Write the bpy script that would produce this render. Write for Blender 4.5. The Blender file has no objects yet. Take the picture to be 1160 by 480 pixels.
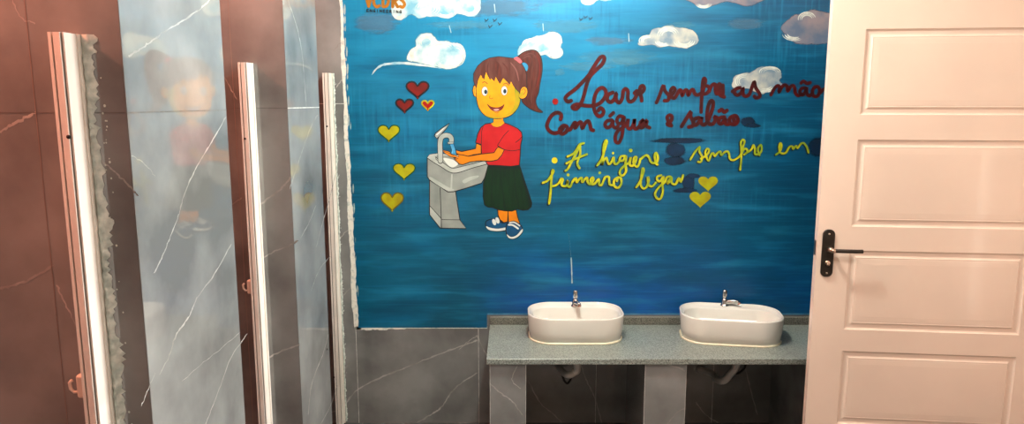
import bpy, bmesh, math, random
from mathutils import Vector, Matrix
from mathutils.geometry import tessellate_polygon
random.seed(7)
S = bpy.context.scene
C = S.collection
PI = math.pi

# ---------------------------------------------------------------- camera, world, lights, exposure
EYE = 1.634
F = 800.0
PITCH = math.radians(8.81)
D = 3.44                      # distance from the camera to the painted wall
cam_d = bpy.data.cameras.new('camera'); cam = bpy.data.objects.new('camera', cam_d); C.objects.link(cam)
cam_d.sensor_width = 36; cam_d.lens = 36 * F / 1160; cam_d.clip_start = 0.02
cam.location = (0, 0, EYE); cam.rotation_euler = (PI/2 - PITCH, 0, 0)
S.camera = cam
S.view_settings.view_transform = 'Standard'; S.view_settings.look = 'None'
S.view_settings.exposure = 0.85; S.view_settings.gamma = 1; S.view_settings.use_curve_mapping = False
w = bpy.data.worlds.new('world'); S.world = w; w.use_nodes = True
w.node_tree.nodes['Background'].inputs[0].default_value = (0.9, 0.95, 1, 1)
w.node_tree.nodes['Background'].inputs[1].default_value = 0.1

def light(name, kind, loc, power, col, size=0.1, rot=(0, 0, 0), spread=None, sy=None):
    l = bpy.data.lights.new(name, kind); l.energy = power; l.color = col
    if kind == 'AREA':
        l.shape = 'RECTANGLE' if sy else 'DISK'; l.size = size
        if sy: l.size_y = sy
        if spread: l.spread = spread
    else: l.shadow_soft_size = size
    o = bpy.data.objects.new(name, l); C.objects.link(o); o.location = loc; o.rotation_euler = rot
    return o
light('ceiling_bulb_light', 'POINT', (0.2, 2.38, 2.66), 66, (0.98, 1.0, 0.92), 0.06)
light('front_fill_light', 'AREA', (1.3, 0.9, 2.74), 19, (1, 0.90, 0.82), 0.7, sy=0.5)  # added overhead fill, brightens the door front and the piers
light('pier_fill_light', 'AREA', (2.12, 2.15, 1.0), 23, (1, 0.98, 0.95), 0.9, rot=(0, PI/2, math.radians(22)), sy=0.6, spread=math.radians(105))  # added fill placed at the doorway to brighten piers and jamb flanks
for yy, pw in ((1.22, 46), (2.29, 38), (3.17, 18)):
    light('stall_warm_light', 'POINT', (-1.60, yy, 2.33), pw, (1, 0.29, 0.18), 0.05)

# ---------------------------------------------------------------- pixel -> plane helpers (photograph frame 1160 x 480)
def ray(px, py):
    x = (px - 580) / F; v = (240 - py) / F
    return Vector((x, math.cos(PITCH) + v * math.sin(PITCH), -math.sin(PITCH) + v * math.cos(PITCH)))
def onY(px, py, Y=D):
    d = ray(px, py); t = Y / d.y
    return Vector((d.x * t, Y, EYE + d.z * t))
def onX(px, py, X):
    d = ray(px, py); t = X / d.x
    return Vector((X, d.y * t, EYE + d.z * t))

# ---------------------------------------------------------------- materials
def lin(c):
    return tuple(((v / 255) / 12.92 if v <= 10 else (((v / 255) + 0.055) / 1.055) ** 2.4) for v in c) + (1,)
MATS = {}
def mat(name, col, rough=0.5, metal=0, var=0.0, scale=8, stretch=(1, 1, 1), bump=0.0, col2=None, ior=1.45, coat=0, detail=4, lo=0.35, hi=0.65):
    if name in MATS: return MATS[name]
    m = bpy.data.materials.new(name); m.use_nodes = True; nt = m.node_tree; N = nt.nodes; L = nt.links
    b = N['Principled BSDF']
    b.inputs['Base Color'].default_value = lin(col); b.inputs['Roughness'].default_value = rough
    b.inputs['Metallic'].default_value = metal; b.inputs['IOR'].default_value = ior
    b.inputs['Coat Weight'].default_value = coat
    g = N.new('ShaderNodeNewGeometry'); mp = N.new('ShaderNodeMapping'); mp.inputs['Scale'].default_value = stretch
    L.new(g.outputs['Position'], mp.inputs['Vector'])
    n = N.new('ShaderNodeTexNoise'); n.inputs['Scale'].default_value = scale; n.inputs['Detail'].default_value = detail
    L.new(mp.outputs[0], n.inputs['Vector'])
    r = N.new('ShaderNodeMapRange'); r.inputs['From Min'].default_value = lo; r.inputs['From Max'].default_value = hi
    L.new(n.outputs['Fac'], r.inputs['Value'])
    if col2 is None:
        col2 = tuple(max(0, v * (1 - var)) for v in col)
    mx = N.new('ShaderNodeMix'); mx.data_type = 'RGBA'
    mx.inputs[6].default_value = lin(col); mx.inputs[7].default_value = lin(col2)
    L.new(r.outputs[0], mx.inputs[0]); L.new(mx.outputs[2], b.inputs['Base Color'])
    if bump:
        bp = N.new('ShaderNodeBump'); bp.inputs['Strength'].default_value = bump; bp.inputs['Distance'].default_value = 0.002
        L.new(n.outputs['Fac'], bp.inputs['Height']); L.new(bp.outputs[0], b.inputs['Normal'])
    MATS[name] = m; return m

def soft(name, col, strength=1.0, rough=0.5, col2=None, scale=30, stretch=(1, 1, 1), edge=0.5):
    """thin paint that gets patchy towards its rim (vertex attribute 'cover')"""
    m = mat(name, col, rough, col2=col2, scale=scale, stretch=stretch, var=0.1)
    nt = m.node_tree; N = nt.nodes; L = nt.links; b = N['Principled BSDF']
    a = N.new('ShaderNodeAttribute'); a.attribute_name = 'cover'
    n = N.new('ShaderNodeTexNoise'); n.inputs['Scale'].default_value = scale * 2; n.inputs['Detail'].default_value = 5
    mp = [x for x in N if x.type == 'MAPPING'][0]; L.new(mp.outputs[0], n.inputs['Vector'])
    ad = N.new('ShaderNodeMath'); ad.operation = 'MULTIPLY_ADD'; ad.inputs[1].default_value = edge * 2; ad.inputs[2].default_value = -edge
    L.new(n.outputs['Fac'], ad.inputs[0])
    s = N.new('ShaderNodeMath'); s.operation = 'ADD'; L.new(a.outputs['Fac'], s.inputs[0]); L.new(ad.outputs[0], s.inputs[1])
    r = N.new('ShaderNodeMapRange'); r.inputs['From Min'].default_value = 0.25; r.inputs['From Max'].default_value = 0.75
    r.inputs['To Max'].default_value = strength
    L.new(s.outputs[0], r.inputs['Value']); L.new(r.outputs[0], b.inputs['Alpha'])
    return m

TILE = mat('polished_grey_tile', (139, 141, 139), 0.0, var=0.30, scale=3.2, stretch=(1, 1, 1), ior=1.8, detail=8)
VEIN = mat('pale_marble_vein', (168, 167, 162), 0.1, var=0.22, scale=14, ior=1.6)
JOINT = mat('tile_joint_light', (205, 205, 198), 0.7, var=0.2, scale=40)
JOINTD = mat('tile_joint_dark', (96, 92, 88), 0.7, var=0.2, scale=40)
PLASTER = mat('bare_white_plaster', (225, 224, 212), 0.8, col2=(150, 168, 166), scale=60, bump=0.5, lo=0.5, hi=0.8)
MORTAR = mat('grey_green_mortar', (214, 220, 210), 0.75, col2=(170, 182, 174), scale=55, bump=0.8)
ALU = mat('white_coated_aluminium', (232, 226, 216), 0.32, var=0.05, scale=10)
ALUD = mat('shaded_aluminium_groove', (92, 84, 78), 0.5, var=0.1)  # dark copy of the aluminium, paints shade into the jamb grooves
PLAST = mat('off_white_plastic', (222, 204, 188), 0.35, var=0.05)
BLACK = mat('black_hole', (12, 12, 12), 0.7, var=0.1)
CEIL = mat('white_ceiling_paint', (232, 226, 216), 0.8, var=0.04)
WALLP = mat('cream_wall_paint', (214, 190, 172), 0.7, var=0.05)
FLOORM = mat('dark_grey_floor_tile', (92, 92, 90), 0.2, var=0.2, scale=4)
GRANITE = mat('speckled_grey_granite', (150, 158, 150), 0.28, col2=(74, 80, 76), scale=230, detail=3, lo=0.38, hi=0.66)
GRANITED = mat('raw_granite_edge', (128, 128, 116), 0.5, col2=(62, 62, 58), scale=210, detail=3)
CERAMIC = mat('white_glazed_ceramic', (214, 211, 202), 0.07, var=0.02, scale=5, coat=0.5)
SEAL = mat('cream_silicone', (238, 230, 200), 0.4, var=0.06, scale=50)
CHROME = mat('chrome', (205, 203, 200), 0.12, metal=1, var=0.05)
PVC = mat('grey_white_pvc', (206, 205, 200), 0.4, var=0.08, scale=20)
RUBBER = mat('black_rubber', (20, 20, 20), 0.6, var=0.2)
DOORP = mat('glossy_cream_door_paint', (230, 210, 193), 0.2, var=0.035, scale=2.2, coat=0.3)
BRONZE = mat('dark_bronze', (58, 52, 46), 0.38, metal=0.6, var=0.2, scale=30)
STEEL = mat('worn_steel', (196, 170, 150), 0.3, metal=1, var=0.1)

def blue_paint():
    m = bpy.data.materials.new('blue_wall_paint'); m.use_nodes = True; nt = m.node_tree; N = nt.nodes; L = nt.links
    b = N['Principled BSDF']; b.inputs['Roughness'].default_value = 0.33
    g = N.new('ShaderNodeNewGeometry')
    def noise(sc, st, det=4):
        mp = N.new('ShaderNodeMapping'); mp.inputs['Scale'].default_value = st; L.new(g.outputs['Position'], mp.inputs['Vector'])
        n = N.new('ShaderNodeTexNoise'); n.inputs['Scale'].default_value = sc; n.inputs['Detail'].default_value = det
        L.new(mp.outputs[0], n.inputs['Vector']); return n.outputs['Fac']
    def rng(v, a, c, lo=0, hi=1):
        r = N.new('ShaderNodeMapRange'); r.inputs['From Min'].default_value = a; r.inputs['From Max'].default_value = c
        r.inputs['To Min'].default_value = lo; r.inputs['To Max'].default_value = hi
        L.new(v, r.inputs['Value']); return r.outputs[0]
    def mix(f, a, c):
        x = N.new('ShaderNodeMix'); x.data_type = 'RGBA'
        if hasattr(f, 'type'): L.new(f, x.inputs[0])
        else: x.inputs[0].default_value = f
        for i, v in ((6, a), (7, c)):
            if isinstance(v, tuple): x.inputs[i].default_value = v
            else: L.new(v, x.inputs[i])
        return x.outputs[2]
    def mul(a, c):
        x = N.new('ShaderNodeMath'); x.operation = 'MULTIPLY'
        for i, v in enumerate((a, c)):
            if isinstance(v, (int, float)): x.inputs[i].default_value = v
            else: L.new(v, x.inputs[i])
        return x.outputs[0]
    sx = N.new('ShaderNodeSeparateXYZ'); L.new(g.outputs['Position'], sx.inputs[0])
    big = noise(1.5, (1, 1, 1.4), 4)
    mid = noise(3.2, (1, 1, 2.6), 6)
    hz = noise(2.6, (1, 1, 8), 9)          # broad horizontal brush strokes
    fine = noise(7, (0.5, 1, 16), 8)
    vt = noise(20, (3.4, 1, 0.22), 6)       # vertical brush strokes
    # pale top, darker right: sky paint plus lamp falloff mixed in; deep blue near basins
    c0 = mix(rng(big, 0.35, 0.65), lin((0, 72, 98)), lin((0, 92, 124)))
    c0 = mix(mul(rng(mid, 0.5, 0.7), 0.5), c0, lin((0, 106, 150)))
    up = mul(rng(sx.outputs['Z'], 1.25, 2.1), rng(sx.outputs['X'], 1.2, 0.35, 0.25, 1))
    c1 = mix(mul(up, rng(mid, 0.2, 0.6, 0.5, 1)), c0, lin((14, 128, 172)))
    c1 = mix(rng(sx.outputs['X'], 0.5, 1.45, 0, 0.7), c1, lin((0, 64, 100)))
    low = mul(rng(sx.outputs['Z'], 1.0, 0.62), mul(rng(sx.outputs['X'], -0.25, 0.1), rng(sx.outputs['X'], 1.3, 0.5, 0.45, 1)))
    c2 = mix(mul(low, rng(mid, 0.3, 0.6, 0.2, 1)), c1, lin((0, 76, 156)))
    c3 = mix(mul(rng(hz, 0.52, 0.78), 0.5), c2, lin((40, 140, 178)))
    c4 = mix(mul(rng(hz, 0.48, 0.28), 0.5), c3, lin((0, 52, 88)))
    patch = rng(big, 0.46, 0.6)
    zone = mul(rng(sx.outputs['Z'], 1.0, 1.4), patch)
    c5 = mix(mul(mul(rng(vt, 0.52, 0.74), 0.5), zone), c4, lin((40, 138, 176)))
    c5 = mix(mul(mul(rng(vt, 0.45, 0.28), 0.5), zone), c5, lin((0, 60, 94)))
    c6 = mix(mul(rng(fine, 0.52, 0.8), 0.4), c5, lin((24, 120, 168)))
    L.new(c6, b.inputs['Base Color'])
    bp = N.new('ShaderNodeBump'); bp.inputs['Strength'].default_value = 0.25; bp.inputs['Distance'].default_value = 0.001
    L.new(fine, bp.inputs['Height']); L.new(bp.outputs[0], b.inputs['Normal'])
    return m
BLUE = blue_paint()

# ---------------------------------------------------------------- mesh helpers
class MB:
    def __init__(s): s.v = []; s.f = []; s.mi = []; s.sm = []; s.mats = []; s.cov = []
    def m(s, mt):
        if mt not in s.mats: s.mats.append(mt)
        return s.mats.index(mt)
    def add(s, vs, fs, mt, smooth=False, cov=None):
        o = len(s.v); s.v += [tuple(v) for v in vs]; s.cov += (cov if cov else [1.0] * len(vs)); i = s.m(mt)
        for f in fs: s.f.append(tuple(o + k for k in f)); s.mi.append(i); s.sm.append(smooth)
        return s
    def box(s, x0, x1, y0, y1, z0, z1, mt):
        v = [(x, y, z) for z in (z0, z1) for y in (y0, y1) for x in (x0, x1)]
        return s.add(v, [(0, 2, 3, 1), (4, 5, 7, 6), (0, 1, 5, 4), (2, 6, 7, 3), (0, 4, 6, 2), (1, 3, 7, 5)], mt)
    def build(s, name, parent=None, loc=None, bevel=0, kind=None):
        me = bpy.data.meshes.new(name); me.from_pydata(s.v, [], s.f)
        for mt in s.mats: me.materials.append(mt)
        me.polygons.foreach_set('material_index', s.mi); me.polygons.foreach_set('use_smooth', s.sm)
        if True:
            a = me.attributes.new('cover', 'FLOAT', 'POINT'); a.data.foreach_set('value', s.cov)
        me.update()
        o = bpy.data.objects.new(name, me); C.objects.link(o)
        if parent: o.parent = parent
        if loc is not None: o.location = loc
        if bevel:
            b = o.modifiers.new('bevel', 'BEVEL'); b.width = bevel; b.segments = 3; b.limit_method = 'ANGLE'
        if kind: o['kind'] = kind
        return o
def tube(mb, pts, r, mt, n=14, cap=True):
    pts = [Vector(p) for p in pts]; rs = r if isinstance(r, (list, tuple)) else [r] * len(pts)
    vs = []; fs = []; prev = None
    for i, p in enumerate(pts):
        t = (pts[min(i + 1, len(pts) - 1)] - pts[max(i - 1, 0)]).normalized()
        if prev is None:
            a = Vector((0, 0, 1)) if abs(t.z) < 0.9 else Vector((1, 0, 0)); u = t.cross(a).normalized()
        else: u = (prev - t * prev.dot(t)).normalized()
        prev = u; q = t.cross(u)
        for k in range(n):
            a = 2 * PI * k / n; vs.append(p + (u * math.cos(a) + q * math.sin(a)) * rs[i])
    for i in range(len(pts) - 1):
        for k in range(n):
            fs.append((i * n + k, i * n + (k + 1) % n, (i + 1) * n + (k + 1) % n, (i + 1) * n + k))
    if cap: fs.append(tuple(range(n))[::-1]); fs.append(tuple((len(pts) - 1) * n + k for k in range(n)))
    mb.add(vs, fs, mt, True); return mb
def lathe(mb, prof, mt, c=(0, 0, 0), n=28):
    vs = []; fs = []
    for r, z in prof:
        for k in range(n):
            a = 2 * PI * k / n; vs.append((c[0] + r * math.cos(a), c[1] + r * math.sin(a), c[2] + z))
    for i in range(len(prof) - 1):
        for k in range(n): fs.append((i * n + k, i * n + (k + 1) % n, (i + 1) * n + (k + 1) % n, (i + 1) * n + k))
    fs.append(tuple(range(n))[::-1]); fs.append(tuple((len(prof) - 1) * n + k for k in range(n)))
    mb.add(vs, fs, mt, True); return mb
def cr(pts, closed=False, k=5):
    n = len(pts); out = []
    rng_ = range(n if closed else n - 1)
    for i in rng_:
        g = (lambda j: pts[j % n]) if closed else (lambda j: pts[max(0, min(n - 1, j))])
        p0, p1, p2, p3 = g(i - 1), g(i), g(i + 1), g(i + 2)
        for s in range(k):
            t = s / k
            out.append(tuple(0.5 * (2 * b + (c - a) * t + (2 * a - 5 * b + 4 * c - d) * t * t + (3 * b - a - 3 * c + d) * t ** 3) for a, b, c, d in zip(p0, p1, p2, p3)))
    if not closed: out.append(tuple(pts[-1]))
    return out
def thing(name, label, cat, loc=(0, 0, 0), rz=0, group=None):
    o = bpy.data.objects.new(name, None); C.objects.link(o); o.location = loc; o.rotation_euler = (0, 0, rz)
    o['label'] = label; o['category'] = cat; o.empty_display_size = 0.1
    if group: o['group'] = group
    return o
def tag(o, label, cat, group=None):
    o['label'] = label; o['category'] = cat
    if group: o['group'] = group
    return o

# flat ribbon lying on a surface; P maps 2D -> 3D, nrm is the surface normal
def ribbon(mb, pts3, widths, nrm, mt, lift):
    pts3 = [Vector(p) for p in pts3]; nrm = Vector(nrm); vs = []; fs = []
    n = len(pts3); widths = widths if isinstance(widths, (list, tuple)) else [widths] * n
    for i, p in enumerate(pts3):
        t = pts3[min(i + 1, n - 1)] - pts3[max(0, i - 1)]
        t = t.normalized() if t.length > 1e-9 else Vector((1, 0, 0))
        q = nrm.cross(t).normalized(); o = nrm * (lift + i * 3e-6 / n)
        vs += [p + o + q * widths[i] / 2, p + o - q * widths[i] / 2]
    for i in range(n - 1): fs.append((2 * i, 2 * i + 1, 2 * i + 3, 2 * i + 2))
    for e, i, sg in ((0, 0, -1), (1, n - 1, 1)):       # round ends
        t = (pts3[1] - pts3[0]) if e == 0 else (pts3[-1] - pts3[-2])
        t = t.normalized() if t.length > 1e-9 else Vector((1, 0, 0))
        q = nrm.cross(t).normalized(); b = len(vs); r = widths[i] / 2; o = nrm * (lift + i * 3e-6 / n)
        for k in range(7):
            a = PI * k / 6; vs.append(pts3[i] + o + q * r * math.cos(a) + t * sg * r * math.sin(a))
        fs.append(tuple(range(b, b + 7)))
    mb.add(vs, fs, mt)

def vein(mb, plane, pts, wid, nrm, mt=VEIN, lift=0.0004):
    """marble vein traced on a tiled face, wandering a little"""
    P = [plane(*p) for p in pts]; Q = cr([tuple(p) for p in P], False, 10); t = Vector(nrm); out = []
    ph = random.random() * 9
    for i, q in enumerate(Q):
        q = Vector(q); j = Vector((math.sin(i * 1.7 + ph), 0, math.cos(i * 1.1 + ph))) if abs(nrm[1]) > 0.5 else Vector((0, math.sin(i * 1.7 + ph), math.cos(i * 1.1 + ph)))
        out.append(q + j * 0.0022 * random.random())
    ws = [wid * (0.45 + 0.75 * random.random()) for _ in out]; ws[0] = ws[-1] = wid * 0.2
    ribbon(mb, out, ws, nrm, mt, lift)

# ---------------------------------------------------------------- the room
H = 2.8; XL = -0.806; XR = 2.15; XS = -2.25; YB = -1.6
FY = (0, -1, 0); FX = (1, 0, 0)
Y1, Y1e = 1.492, 2.012       # front pier between first and second doorway
Y2, Y2e = 2.562, 2.985       # pier between second and third doorway
mb = MB().box(XS - .1, XR + .1, YB - .1, D + .1, -0.08, 0, FLOORM)
for i in range(-4, 5):
    mb.box(i * 0.6 - 0.0015 - 0.17, i * 0.6 + 0.0015 - 0.17, YB, D, 0, 0.0006, JOINTD)
for i in range(-3, 7): mb.box(XS, XR, i * 0.6 - 0.0015, i * 0.6 + 0.0015, 0, 0.0007, JOINTD)
mb.build('floor', kind='structure')
MB().box(XS - .1, XR + .1, YB - .1, D + .1, H, H + 0.08, CEIL).build('ceiling', kind='structure')
# back wall: tiles below and to the left, the rest carries the mural
mb = MB().box(XS - .1, XR + .1, D, D + 0.1, 0, H, TILE)
back = lambda px, py: onY(px, py, D)
for x, (z0, z1) in ((-0.79, (0, 0.532)), (-0.17, (0, 0.525)), (0.43, (0, 0.52)), (1.03, (0, 0.52))):
    ribbon(mb, [(x, D, z0), (x, D, z1)], 0.0028, FY, JOINT, 0.0006)
ribbon(mb, [(-2.2, D, 1.628), (-0.80, D, 1.628)], 0.003, FY, JOINT, 0.0006)
ribbon(mb, [(-0.995, D, 0), (-0.995, D, H)], 0.003, FY, JOINT, 0.0006)
for pts, wd in (([(372, 468), (388, 461), (404, 442), (432, 427), (455, 418), (482, 407), (508, 397), (528, 390), (541, 385)], .009),
                ([(470, 480), (487, 470), (500, 461), (510, 446), (522, 434), (541, 422)], .008),
                ([(541, 380), (546, 392), (553, 405)], .006), ([(520, 396), (531, 386), (541, 380)], .004),
                ([(382, 424), (390, 418), (397, 410)], .006), ([(384, 340), (392, 331), (401, 322)], .006), ([(382, 275), (390, 264), (398, 258)], .005),
                ([(380, 100), (386, 92), (390, 88)], .005), ([(376, 60), (384, 50), (389, 46)], .004),
                ([(598, 430), (612, 456), (626, 468), (638, 480)], .007), ([(658, 412), (664, 430), (672, 446), (678, 465), (682, 480)], .007),
                ([(788, 455), (800, 470), (816, 480)], .007), ([(843, 412), (850, 440), (858, 470)], .006)):
    vein(mb, back, pts, wd, FY)
mb.build('wall_back', kind='structure')
MB().box(XR, XR + .1, YB, 1.78, 0, H, WALLP).box(XR, XR + .1, 2.74, D, 0, H, TILE).box(XR, XR + .1, 1.78, 2.74, 2.14, H, WALLP).build('wall_right', kind='structure')
MB().box(XR, XR + .1, 2.70, 2.739, 0, 2.139, DOORP).box(XR, XR + .1, 1.781, 1.82, 0, 2.139, DOORP).box(XR, XR + .1, 1.82, 2.70, 2.105, 2.139, DOORP).build('trim_1', kind='structure')
MB().box(XR + .101, XR + .14, 1.7, 2.85, 0, 2.3, WALLP).build('wall_hallway', kind='structure')
MB().box(XS, XR, YB - .1, YB, 0, H, WALLP).build('wall_rear', kind='structure')
MB().box(XS - .1, XS, YB, D, 0, H, TILE).build('wall_stall', kind='structure')

pierX = lambda px, py: onX(px, py, XL)
def pier(ya, yb, veins, jz, rev_veins, jointcol):
    T = 0.12                                        # front strip wall + partition running into the stalls
    mb = MB()
    v = [(XS, ya), (XL, ya), (XL, yb), (XL - T, yb), (XL - T, ya + 0.1), (XS, ya + 0.1)]
    n = len(v)
    vs = [(x, y, 0) for x, y in v] + [(x, y, H) for x, y in v]
    fs = [(i, (i + 1) % n, n + (i + 1) % n, n + i) for i in range(n)]
    fs += [(5, 4, 1, 0), (4, 3, 2, 1), (n + 0, n + 1, n + 4, n + 5), (n + 1, n + 2, n + 3, n + 4)]
    mb.add(vs, fs, TILE)
    if jz: ribbon(mb, [(XL, ya, jz), (XL, yb, jz)], 0.0035 if jointcol is JOINT else 0.002, FX, jointcol, 0.0006)
    ribbon(mb, [(XL - .002, ya, jz), (XS, ya, jz)], 0.0016, FY, JOINTD, 0.0006)
    ribbon(mb, [(XL - .19, ya, 0), (XL - .19, ya, H)], 0.0016, FY, mat('reveal_joint', (132, 116, 108), .6, var=.1), 0.0006)
    for pts, wd in veins: vein(mb, pierX, pts, wd * .7, FX)
    ribbon(mb, [(XL, ya + .0012, 0), (XL, ya + .0012, H)], 0.0024, FX, JOINTD, 0.0006)
    for pts, wd in rev_veins: vein(mb, lambda a, b: onY(a, b, ya), pts, wd, FY)
    return mb.build('wall_left', kind='structure')
pier(Y1, Y1e, [([(145, 64), (158, 56), (170, 48), (186, 36), (206, 24), (229, 8), (242, -6)], .007),
               ([(180, 425), (192, 402), (199, 380), (214, 358), (224, 336), (243, 310), (262, 276)], .007),
               ([(203, 242), (208, 222), (222, 190), (240, 160), (256, 132)], .007),
               ([(174, 310), (184, 290), (192, 270), (203, 242)], .006), ([(176, 200), (162, 184), (148, 176)], .003),
               ([(176, 422), (168, 440), (160, 460)], .005), ([(232, 482), (240, 462), (252, 430), (262, 404), (280, 378)], .006),
               ([(206, 432), (226, 414), (246, 398), (272, 376)], .0022)], 1.613,
     [([(0, 150), (12, 142), (28, 134), (41, 127)], .006), ([(0, 327), (30, 318), (60, 301)], .006), ([(64, 322), (74, 344), (88, 372)], .004),
      ([(118, 184), (132, 196), (146, 210), (156, 221)], .004), ([(14, 0), (24, 20), (40, 26)], .003)], JOINTD)
pier(Y2, Y2e, [([(326, 0), (336, 30), (342, 60), (345, 96), (347, 122)], .009), ([(360, 130), (354, 140), (346, 160), (336, 190), (328, 214)], .012),
               ([(380, 196), (374, 222), (366, 250), (358, 280)], .010), ([(352, 330), (362, 305), (374, 290)], .008),
               ([(349, 470), (352, 440), (358, 420), (366, 400), (372, 378)], .010), ([(362, 482), (374, 460), (382, 436)], .008),
               ([(340, 270), (350, 252), (358, 232)], .006)], 1.614,
     [([(240, 60), (247, 74), (258, 94), (268, 112)], .004), ([(288, 238), (302, 226), (318, 214), (330, 200)], .007), ([(262, 232), (274, 224)], .005),
      ([(298, 292), (312, 284), (328, 278), (338, 272)], .006), ([(302, 406), (318, 398), (340, 390)], .007)], JOINT)
# wall before the first doorway, beside and behind the camera
MB().box(XS, XL, YB, -0.4, 0, H, TILE).box(XL - 0.12, XL, -0.4, 0.93, 0, H, TILE).box(XS, XL - .12, 0.45, 0.55, 0, H, TILE).build('wall_left', kind='structure')

# ---------------------------------------------------------------- door jambs of the stalls
def jamb(px_l, ya, ztop, latch, holes, label, mortar=0):
    x0 = onY(px_l, 100, ya - 0.05).x
    x0 = round(x0, 4)
    t = thing('door_jamb', label, 'door frame', (x0, ya, 0), 0, 'aluminium jambs of the stall doorways')
    wd, dp = 0.030, 0.055
    # profile seen from above: a box section with rebates on its face and flank
    prof = [(0, 0), (0, -dp), (.006, -dp), (.006, -dp + .006), (.010, -dp + .006), (.010, -dp), (.0235, -dp), (.0235, -dp + .007), (.0265, -dp + .007), (.0265, -dp + .003),
            (wd, -dp + .003), (wd, -.012), (wd + .004, -.012), (wd + .004, 0)]
    n = len(prof); mb = MB()
    vs = [(x, y, 0.004) for x, y in prof] + [(x, y, ztop) for x, y in prof]
    groove = (3, 4, 7, 8)
    for i in range(n):
        j = (i + 1) % n
        mb.add([vs[i], vs[j], vs[n + j], vs[n + i]], [(0, 1, 2, 3)], ALUD if i in (3, 7, 8) else ALU)
    tri = tessellate_polygon([[Vector((x, y, 0)) for x, y in prof]])
    mb.add(vs, [tuple(q + n for q in f) for f in tri] + [tuple(f)[::-1] for f in tri], ALU)
    mb.build('frame_profile', t)
    for k, (px, py) in enumerate(holes):
        p = onY(px, py, ya - dp); m = MB()
        tube(m, [(p.x - x0, -dp - .0008, p.z), (p.x - x0, -dp + .001, p.z)], 0.0042, BLACK, 12); m.build('screw_hole', t)
    if latch:
        m = MB(); m.box(-.016, 0.0005, -dp + .004, -dp + .026, latch - .026, latch + .026, PLAST)
        lp = m.build('latch_keeper', t, bevel=.005)
        m = MB(); tube(m, [(-.012, -dp + .012, latch - .012), (-.024, -dp + .010, latch - .014), (-.031, -dp + .010, latch - .006), (-.032, -dp + .010, latch + .008), (-.027, -dp + .010, latch + .013)], .0036, PLAST, 10)
        h = m.build('hook', lp)
    if mortar:
        m = MB(); N_ = 260; vs = []; fs = []; wdt = mortar
        for i in range(N_ + 1):
            z = 0.01 + (ztop - 0.01) * i / N_
            e = wdt * (0.62 + 0.28 * math.sin(i * .21) * math.sin(i * .083 + 1) + 0.34 * random.random() + .25 * (random.random() > .85))
            for k in range(6):
                f = k / 5; vs.append((wd + .004 + e * f, -(0.006 * math.sin(PI * (0.12 + f * .88)) * (0.4 + 1.2 * random.random())) - 0.0006 * (k == 5) - .0003, z))
        for i in range(N_):
            for k in range(5): a = i * 6 + k; fs.append((a, a + 1, a + 7, a + 6))
        m.add(vs, fs, MORTAR, True)
        for _ in range(int(46)):           # splashes beside the bead
            z = random.uniform(.2, ztop - .02); x = wd + .004 + mortar * random.uniform(1, 1.5); r = random.uniform(.001, .0028)
            a = [(x + r * math.cos(q * PI / 3), -.0015, z + r * 1.2 * math.sin(q * PI / 3)) for q in range(6)]
            m.add(a, [(0, 1, 2, 3, 4, 5)], MORTAR)
        m.build('mortar_bead', t)
    return t
jamb(61.5, Y1, 1.772, 1.03, [(77.5, 155)], 'near white aluminium stall door jamb with rough mortar along its edge, leftmost and widest in view', 0.026)
jamb(271.5, Y2, 1.772, 0.966, [(277.5, 157)], 'middle slim aluminium stall door jamb with a hooked latch keeper, between the two grey marble piers')
jamb(366, D, 1.772, None, [(370.5, 143), (378.5, 427)], 'farthest slim aluminium door jamb standing against the back wall beside the blue mural', 0.010)

# ---------------------------------------------------------------- mural
mural = thing('mural', 'blue sky mural of a girl washing her hands, on the back wall above the basins', 'mural', (0, D, 0))
def flat(name, parts, parent):
    """parts: list of callables writing into one MB; mesh is placed relative to the mural root"""
    mb = MB()
    for p in parts: p(mb)
    o = mb.build(name, parent)
    o.data.transform(Matrix.Translation((0, -D, 0)))
    return o
_layer = [0.0010]
def nextlift(d=0.000006): _layer[0] += d; return _layer[0]
def inset(pts, d):
    n = len(pts); area = sum(pts[i][0] * pts[(i + 1) % n][1] - pts[(i + 1) % n][0] * pts[i][1] for i in range(n)); s = 1 if area > 0 else -1
    out = []
    for i in range(n):
        a, b = pts[i - 1], pts[(i + 1) % n]; tx, ty = b[0] - a[0], b[1] - a[1]; l = math.hypot(tx, ty) or 1
        out.append((pts[i][0] - s * ty / l * d, pts[i][1] + s * tx / l * d))
    return out
def poly(pts, mt, smooth=True, edge=None, ew=1.05, feather=0, lift=None):
    q = cr(pts, True, 4) if smooth else pts
    lf = lift or nextlift(); le = nextlift() if edge else 0
    def w(mb):
        P = [onY(*p) - Vector((0, lf, 0)) for p in q]
        if feather:
            inn = [onY(*p) - Vector((0, lf, 0)) for p in inset(q, feather)]; n = len(q)
            mb.add(P + inn, [(i, (i + 1) % n, n + (i + 1) % n, n + i) for i in range(n)], mt, cov=[0.0] * n + [1.0] * n)
            tri = tessellate_polygon([inn]); mb.add(inn, [tuple(f) for f in tri], mt)
        else:
            tri = tessellate_polygon([P]); mb.add(P, [tuple(f) for f in tri], mt)
        if edge: ribbon(mb, [onY(*p) for p in q + q[:2]], ew * 0.0043, FY, edge, le)
    return w
def stroke(pts, wpx, mt, k=5, lift=None, taper=False, jit=0):
    q = cr(pts, False, k) if len(pts) > 2 else pts
    lf = lift or nextlift()
    def w(mb):
        n = len(q)
        ws = [wpx * 0.0043 * ((math.sin(PI * (i + .6) / (n + .2)) ** .6) if taper else 1) * (1 + jit * (random.random() - .5)) for i in range(n)]
        ribbon(mb, [onY(*p) for p in q], ws, FY, mt, lf)
    return w
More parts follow.
